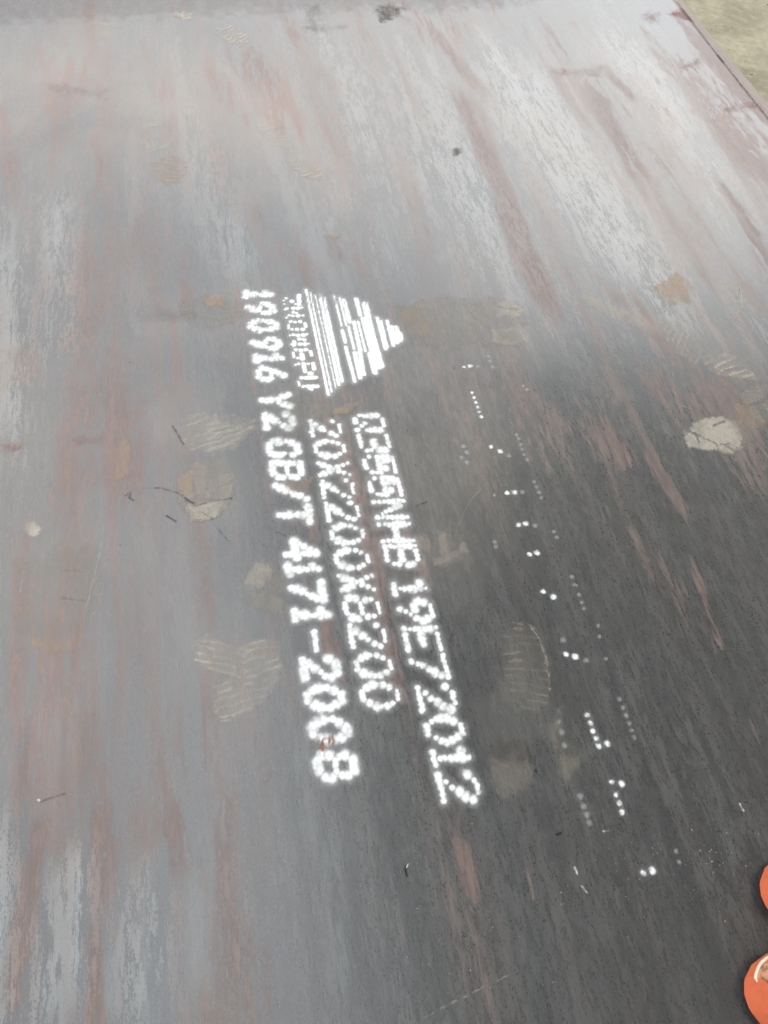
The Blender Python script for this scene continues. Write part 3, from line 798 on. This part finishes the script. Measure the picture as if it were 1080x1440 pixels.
grit(30, 950, 1240, 60, 40, M_SCRAPE, 'grit', .85, .5)
grit(20, 660, 1310, 60, 30, M_SCRAPE, 'grit', .9, .45)
grit(40, 540, 900, 300, 260, M_TAN, 'grit', 1.1, .6)
grit(60, 300, 900, 240, 300, M_TAN, 'grit', 1.2, .55)
grit(50, 500, 700, 300, 300, M_BLACK, 'grit', 1.1, .6)
grit(26, 1020, 1210, 30, 24, M_SCRAPE, 'grit', 1.1, .55)

# ------------------------------------------------------------------ orange shoes at the right border
def shoe_materials():
    s = Nodes('orange_shoe_leather')
    n = s.noise(s.map((40, 40, 40)), 1, 4, .6)
    c = s.mix(n, (.58, .115, .045), (.70, .165, .07))
    c = s.mix(s.math('MULTIPLY', s.ramp(s.noise(s.map((90, 60, 90)), 1, 5, .7), .52, .70), .45), c, (.34, .11, .055))
    up = s.done(s.bsdf(Base_Color=c, Roughness=.5, Normal=s.bump(n, .001, .3)).outputs[0])
    s = Nodes('cream_rubber')
    wl = s.done(s.bsdf(Base_Color=(.70, .66, .48), Roughness=.5).outputs[0])
    s = Nodes('muddy_toe_patch')
    n = s.noise(s.map((130, 130, 130)), 1, 4, .6)
    pt = s.done(s.bsdf(Base_Color=s.mix(s.ramp(n, .4, .6), (.20, .11, .04), (.62, .30, .20)), Roughness=.6).outputs[0])
    s = Nodes('dark_lining')
    dk = s.done(s.bsdf(Base_Color=(.03, .028, .026), Roughness=.8).outputs[0])
    s = Nodes('red_orange_rubber')
    so = s.done(s.bsdf(Base_Color=(.56, .115, .05), Roughness=.6).outputs[0])
    return up, wl, pt, dk, so
M_UP, M_WELT, M_MUD, M_DARK, M_SOLE = shoe_materials()

def shoe_half(t):
    """half width of the sole outline at t=0 (toe) .. 1 (heel)"""
    ks = [(0, 0), (.015, .016), (.05, .029), (.12, .041), (.25, .049), (.36, .050), (.55, .041), (.72, .036), (.88, .035), (.96, .026), (1, 0)]
    for (a, u), (b, v) in zip(ks, ks[1:]):
        if t <= b:
            f = (t - a) / (b - a); f = math.sin(f * math.pi / 2) if a == 0 else f
            return u + (v - u) * f
    return 0
def make_shoe(label, loc, rz):
    L = .285
    root = bpy.data.objects.new('shoe', None); COL.objects.link(root)
    root.location = loc; root.rotation_euler = (0, 0, rz)
    root['label'] = label; root['category'] = 'shoe'; root['group'] = 'orange shoes at the right border'
    ts = [0.0, .0008, .003, .008, .016, .03, .05, .08, .12, .18, .25, .33, .42, .52, .62, .72, .82, .90, .95, .985, .9985]
    # sole: outline swept over three levels
    ring = [(L * t, shoe_half(t)) for t in ts] + [(L * t, -shoe_half(t)) for t in reversed(ts)]
    V, Fc = [], []
    lv = [(0, .93), (.004, .97), (.020, .985), (.024, .95)]
    for z, k in lv:
        for x, y in ring:
            V.append((L / 2 + (x - L / 2) * (.955 + (k - 1) * .35), y * k * .97, z))
    n = len(ring)
    for a in range(len(lv) - 1):
        for i in range(n):
            j = (i + 1) % n
            Fc.append((a * n + i, a * n + j, (a + 1) * n + j, (a + 1) * n + i)[::-1])
    Fc.append(tuple(range(n))); Fc.append(tuple((len(lv) - 1) * n + i for i in reversed(range(n))))
    link('sole', mesh_from(V, Fc, False), M_SOLE, root)
    # upper: loft of arches from the toe box to the collar
    def height(t): return np.interp(t, [0, .01, .04, .1, .2, .32, .45, .58, .7, .85, .97, 1], [.026, .036, .050, .060, .066, .075, .092, .108, .106, .100, .098, .090])
    V, Fc, NA = [], [], 21
    for t in ts:
        nar = float(sstep(.3, .6, np.array(t)))
        for q in range(NA):
            p = toe_point(height, t, math.pi * q / (NA - 1), 1.03)
            p.y *= 1 - .42 * nar * max(0.0, math.sin(math.pi * q / (NA - 1)))
            V.append(p)
    for i in range(len(ts) - 1):
        tm = .5 * (ts[i] + ts[i + 1])
        for q in range(NA - 1):
            if .58 < tm < .93 and 6 <= q <= NA - 8: continue          # mouth of the shoe
            a = i * NA + q
            Fc.append((a, a + 1, a + NA + 1, a + NA))
    up = link('upper', mesh_from(V, [f[::-1] for f in Fc]), M_UP, root)
    # insole seen through the mouth
    V = [(L * t, s * shoe_half(t) * .9, .03) for t in (.3, .5, .7, .9, .97) for s in (-1, 1)]
    link('insole', mesh_from(V, [(2 * i, 2 * i + 1, 2 * i + 3, 2 * i + 2) for i in range(4)]), M_DARK, root)
    return root, ts, height

def toe_point(height, t, a, k):
    L = .285
    w, h = max(shoe_half(t), .00005), height(t)
    cx_, sz = math.copysign(abs(math.cos(a)) ** .92, math.cos(a)), abs(math.sin(a)) ** .92
    p = Vector((L * t + .010 * sz * float(1 - sstep(0, .25, np.array(t))), -w * cx_, .009 + (h - .009) * sz))
    c = Vector((L * max(t, .13), 0, .028))
    return c + (p - c) * k

def toe_band(root, height, t0, t1, q0, q1, mat, name):
    V, Fc, nt, nq = [], [], 10, 16
    for k in (1.06, .97):
        for i in range(nt):
            for j in range(nq):
                u, v = i / (nt - 1), j / (nq - 1)
                V.append(toe_point(height, t0 + (t1 - t0) * u, q0 + (q1 - q0) * v, k - (.05 if i in (0, nt - 1) or j in (0, nq - 1) else 0)))
    for i in range(nt - 1):
        for j in range(nq - 1):
            k = i * nq + j; Fc.append((k, k + 1, k + nq + 1, k + nq))
    return link(name, mesh_from(V[:nt * nq], Fc), mat, root)

def toe_rim(root, height, path, r, mat):
    P = [toe_point(height, t, a, 1.045) for t, a in path]
    V, Fc, m_ = [], [], 8
    for i, p in enumerate(P):
        d = (P[min(i + 1, len(P) - 1)] - P[max(i - 1, 0)]).normalized()
        n1 = d.cross(Vector((0, 0, 1))).normalized(); n2 = d.cross(n1)
        rr = r * (.35 if i in (0, len(P) - 1) else 1)
        for q in range(m_):
            a = 2 * math.pi * q / m_
            V.append(p + n1 * rr * math.cos(a) + n2 * rr * math.sin(a))
    for i in range(len(P) - 1):
        for q in range(m_):
            Fc.append((i * m_ + q, i * m_ + (q + 1) % m_, (i + 1) * m_ + (q + 1) % m_, (i + 1) * m_ + q))
    Fc.append(tuple(range(m_))); Fc.append(tuple((len(P) - 1) * m_ + q for q in range(m_)))
    return link('toe_rim', mesh_from(V, Fc), mat, root)

def laces(root, height):
    L = .285
    for k in range(5):
        t = .36 + .045 * k
        z = float(height(t)) + .004
        V, Fc, n, m_ = [], [], 9, 6
        for i in range(n):
            y = -.02 + .04 * i / (n - 1); zz = z - .006 * (abs(y) / .02) ** 2
            for q in range(m_):
                a = 2 * math.pi * q / m_
                V.append((L * t + .0035 * math.cos(a), y, zz + .002 * math.sin(a)))
        for i in range(n - 1):
            for q in range(m_):
                Fc.append((i * m_ + q, i * m_ + (q + 1) % m_, (i + 1) * m_ + (q + 1) % m_, (i + 1) * m_ + q))
        link('lace', mesh_from(V, Fc), M_WELT, root)

x, y = at(1062, 1398, CAM_H - .035)
s1, ts_, hh = make_shoe('orange shoe toe with a cream rim and brown smudge, nearest the lower right corner', (float(x), float(y), .003), math.radians(-14))
toe_band(s1, hh, .018, .085, math.pi * .60, math.pi * .90, M_MUD, 'toe_patch')
toe_rim(s1, hh, [(.010, math.pi * .80), (.016, math.pi * .85), (.026, math.pi * .88), (.042, math.pi * .90), (.06, math.pi * .91), (.085, math.pi * .92), (.115, math.pi * .92)], .0022, M_WELT)
laces(s1, hh)
x, y = at(1085, 1256, CAM_H - .035)
s2, ts_, hh = make_shoe('orange shoe of which only the tip shows at the right border, above the other shoe', (float(x), float(y), .003), math.radians(-8))
toe_rim(s2, hh, [(.020, math.pi * .86), (.032, math.pi * .88), (.05, math.pi * .90), (.085, math.pi * .91), (.115, math.pi * .92)], .0016, M_WELT)
laces(s2, hh)
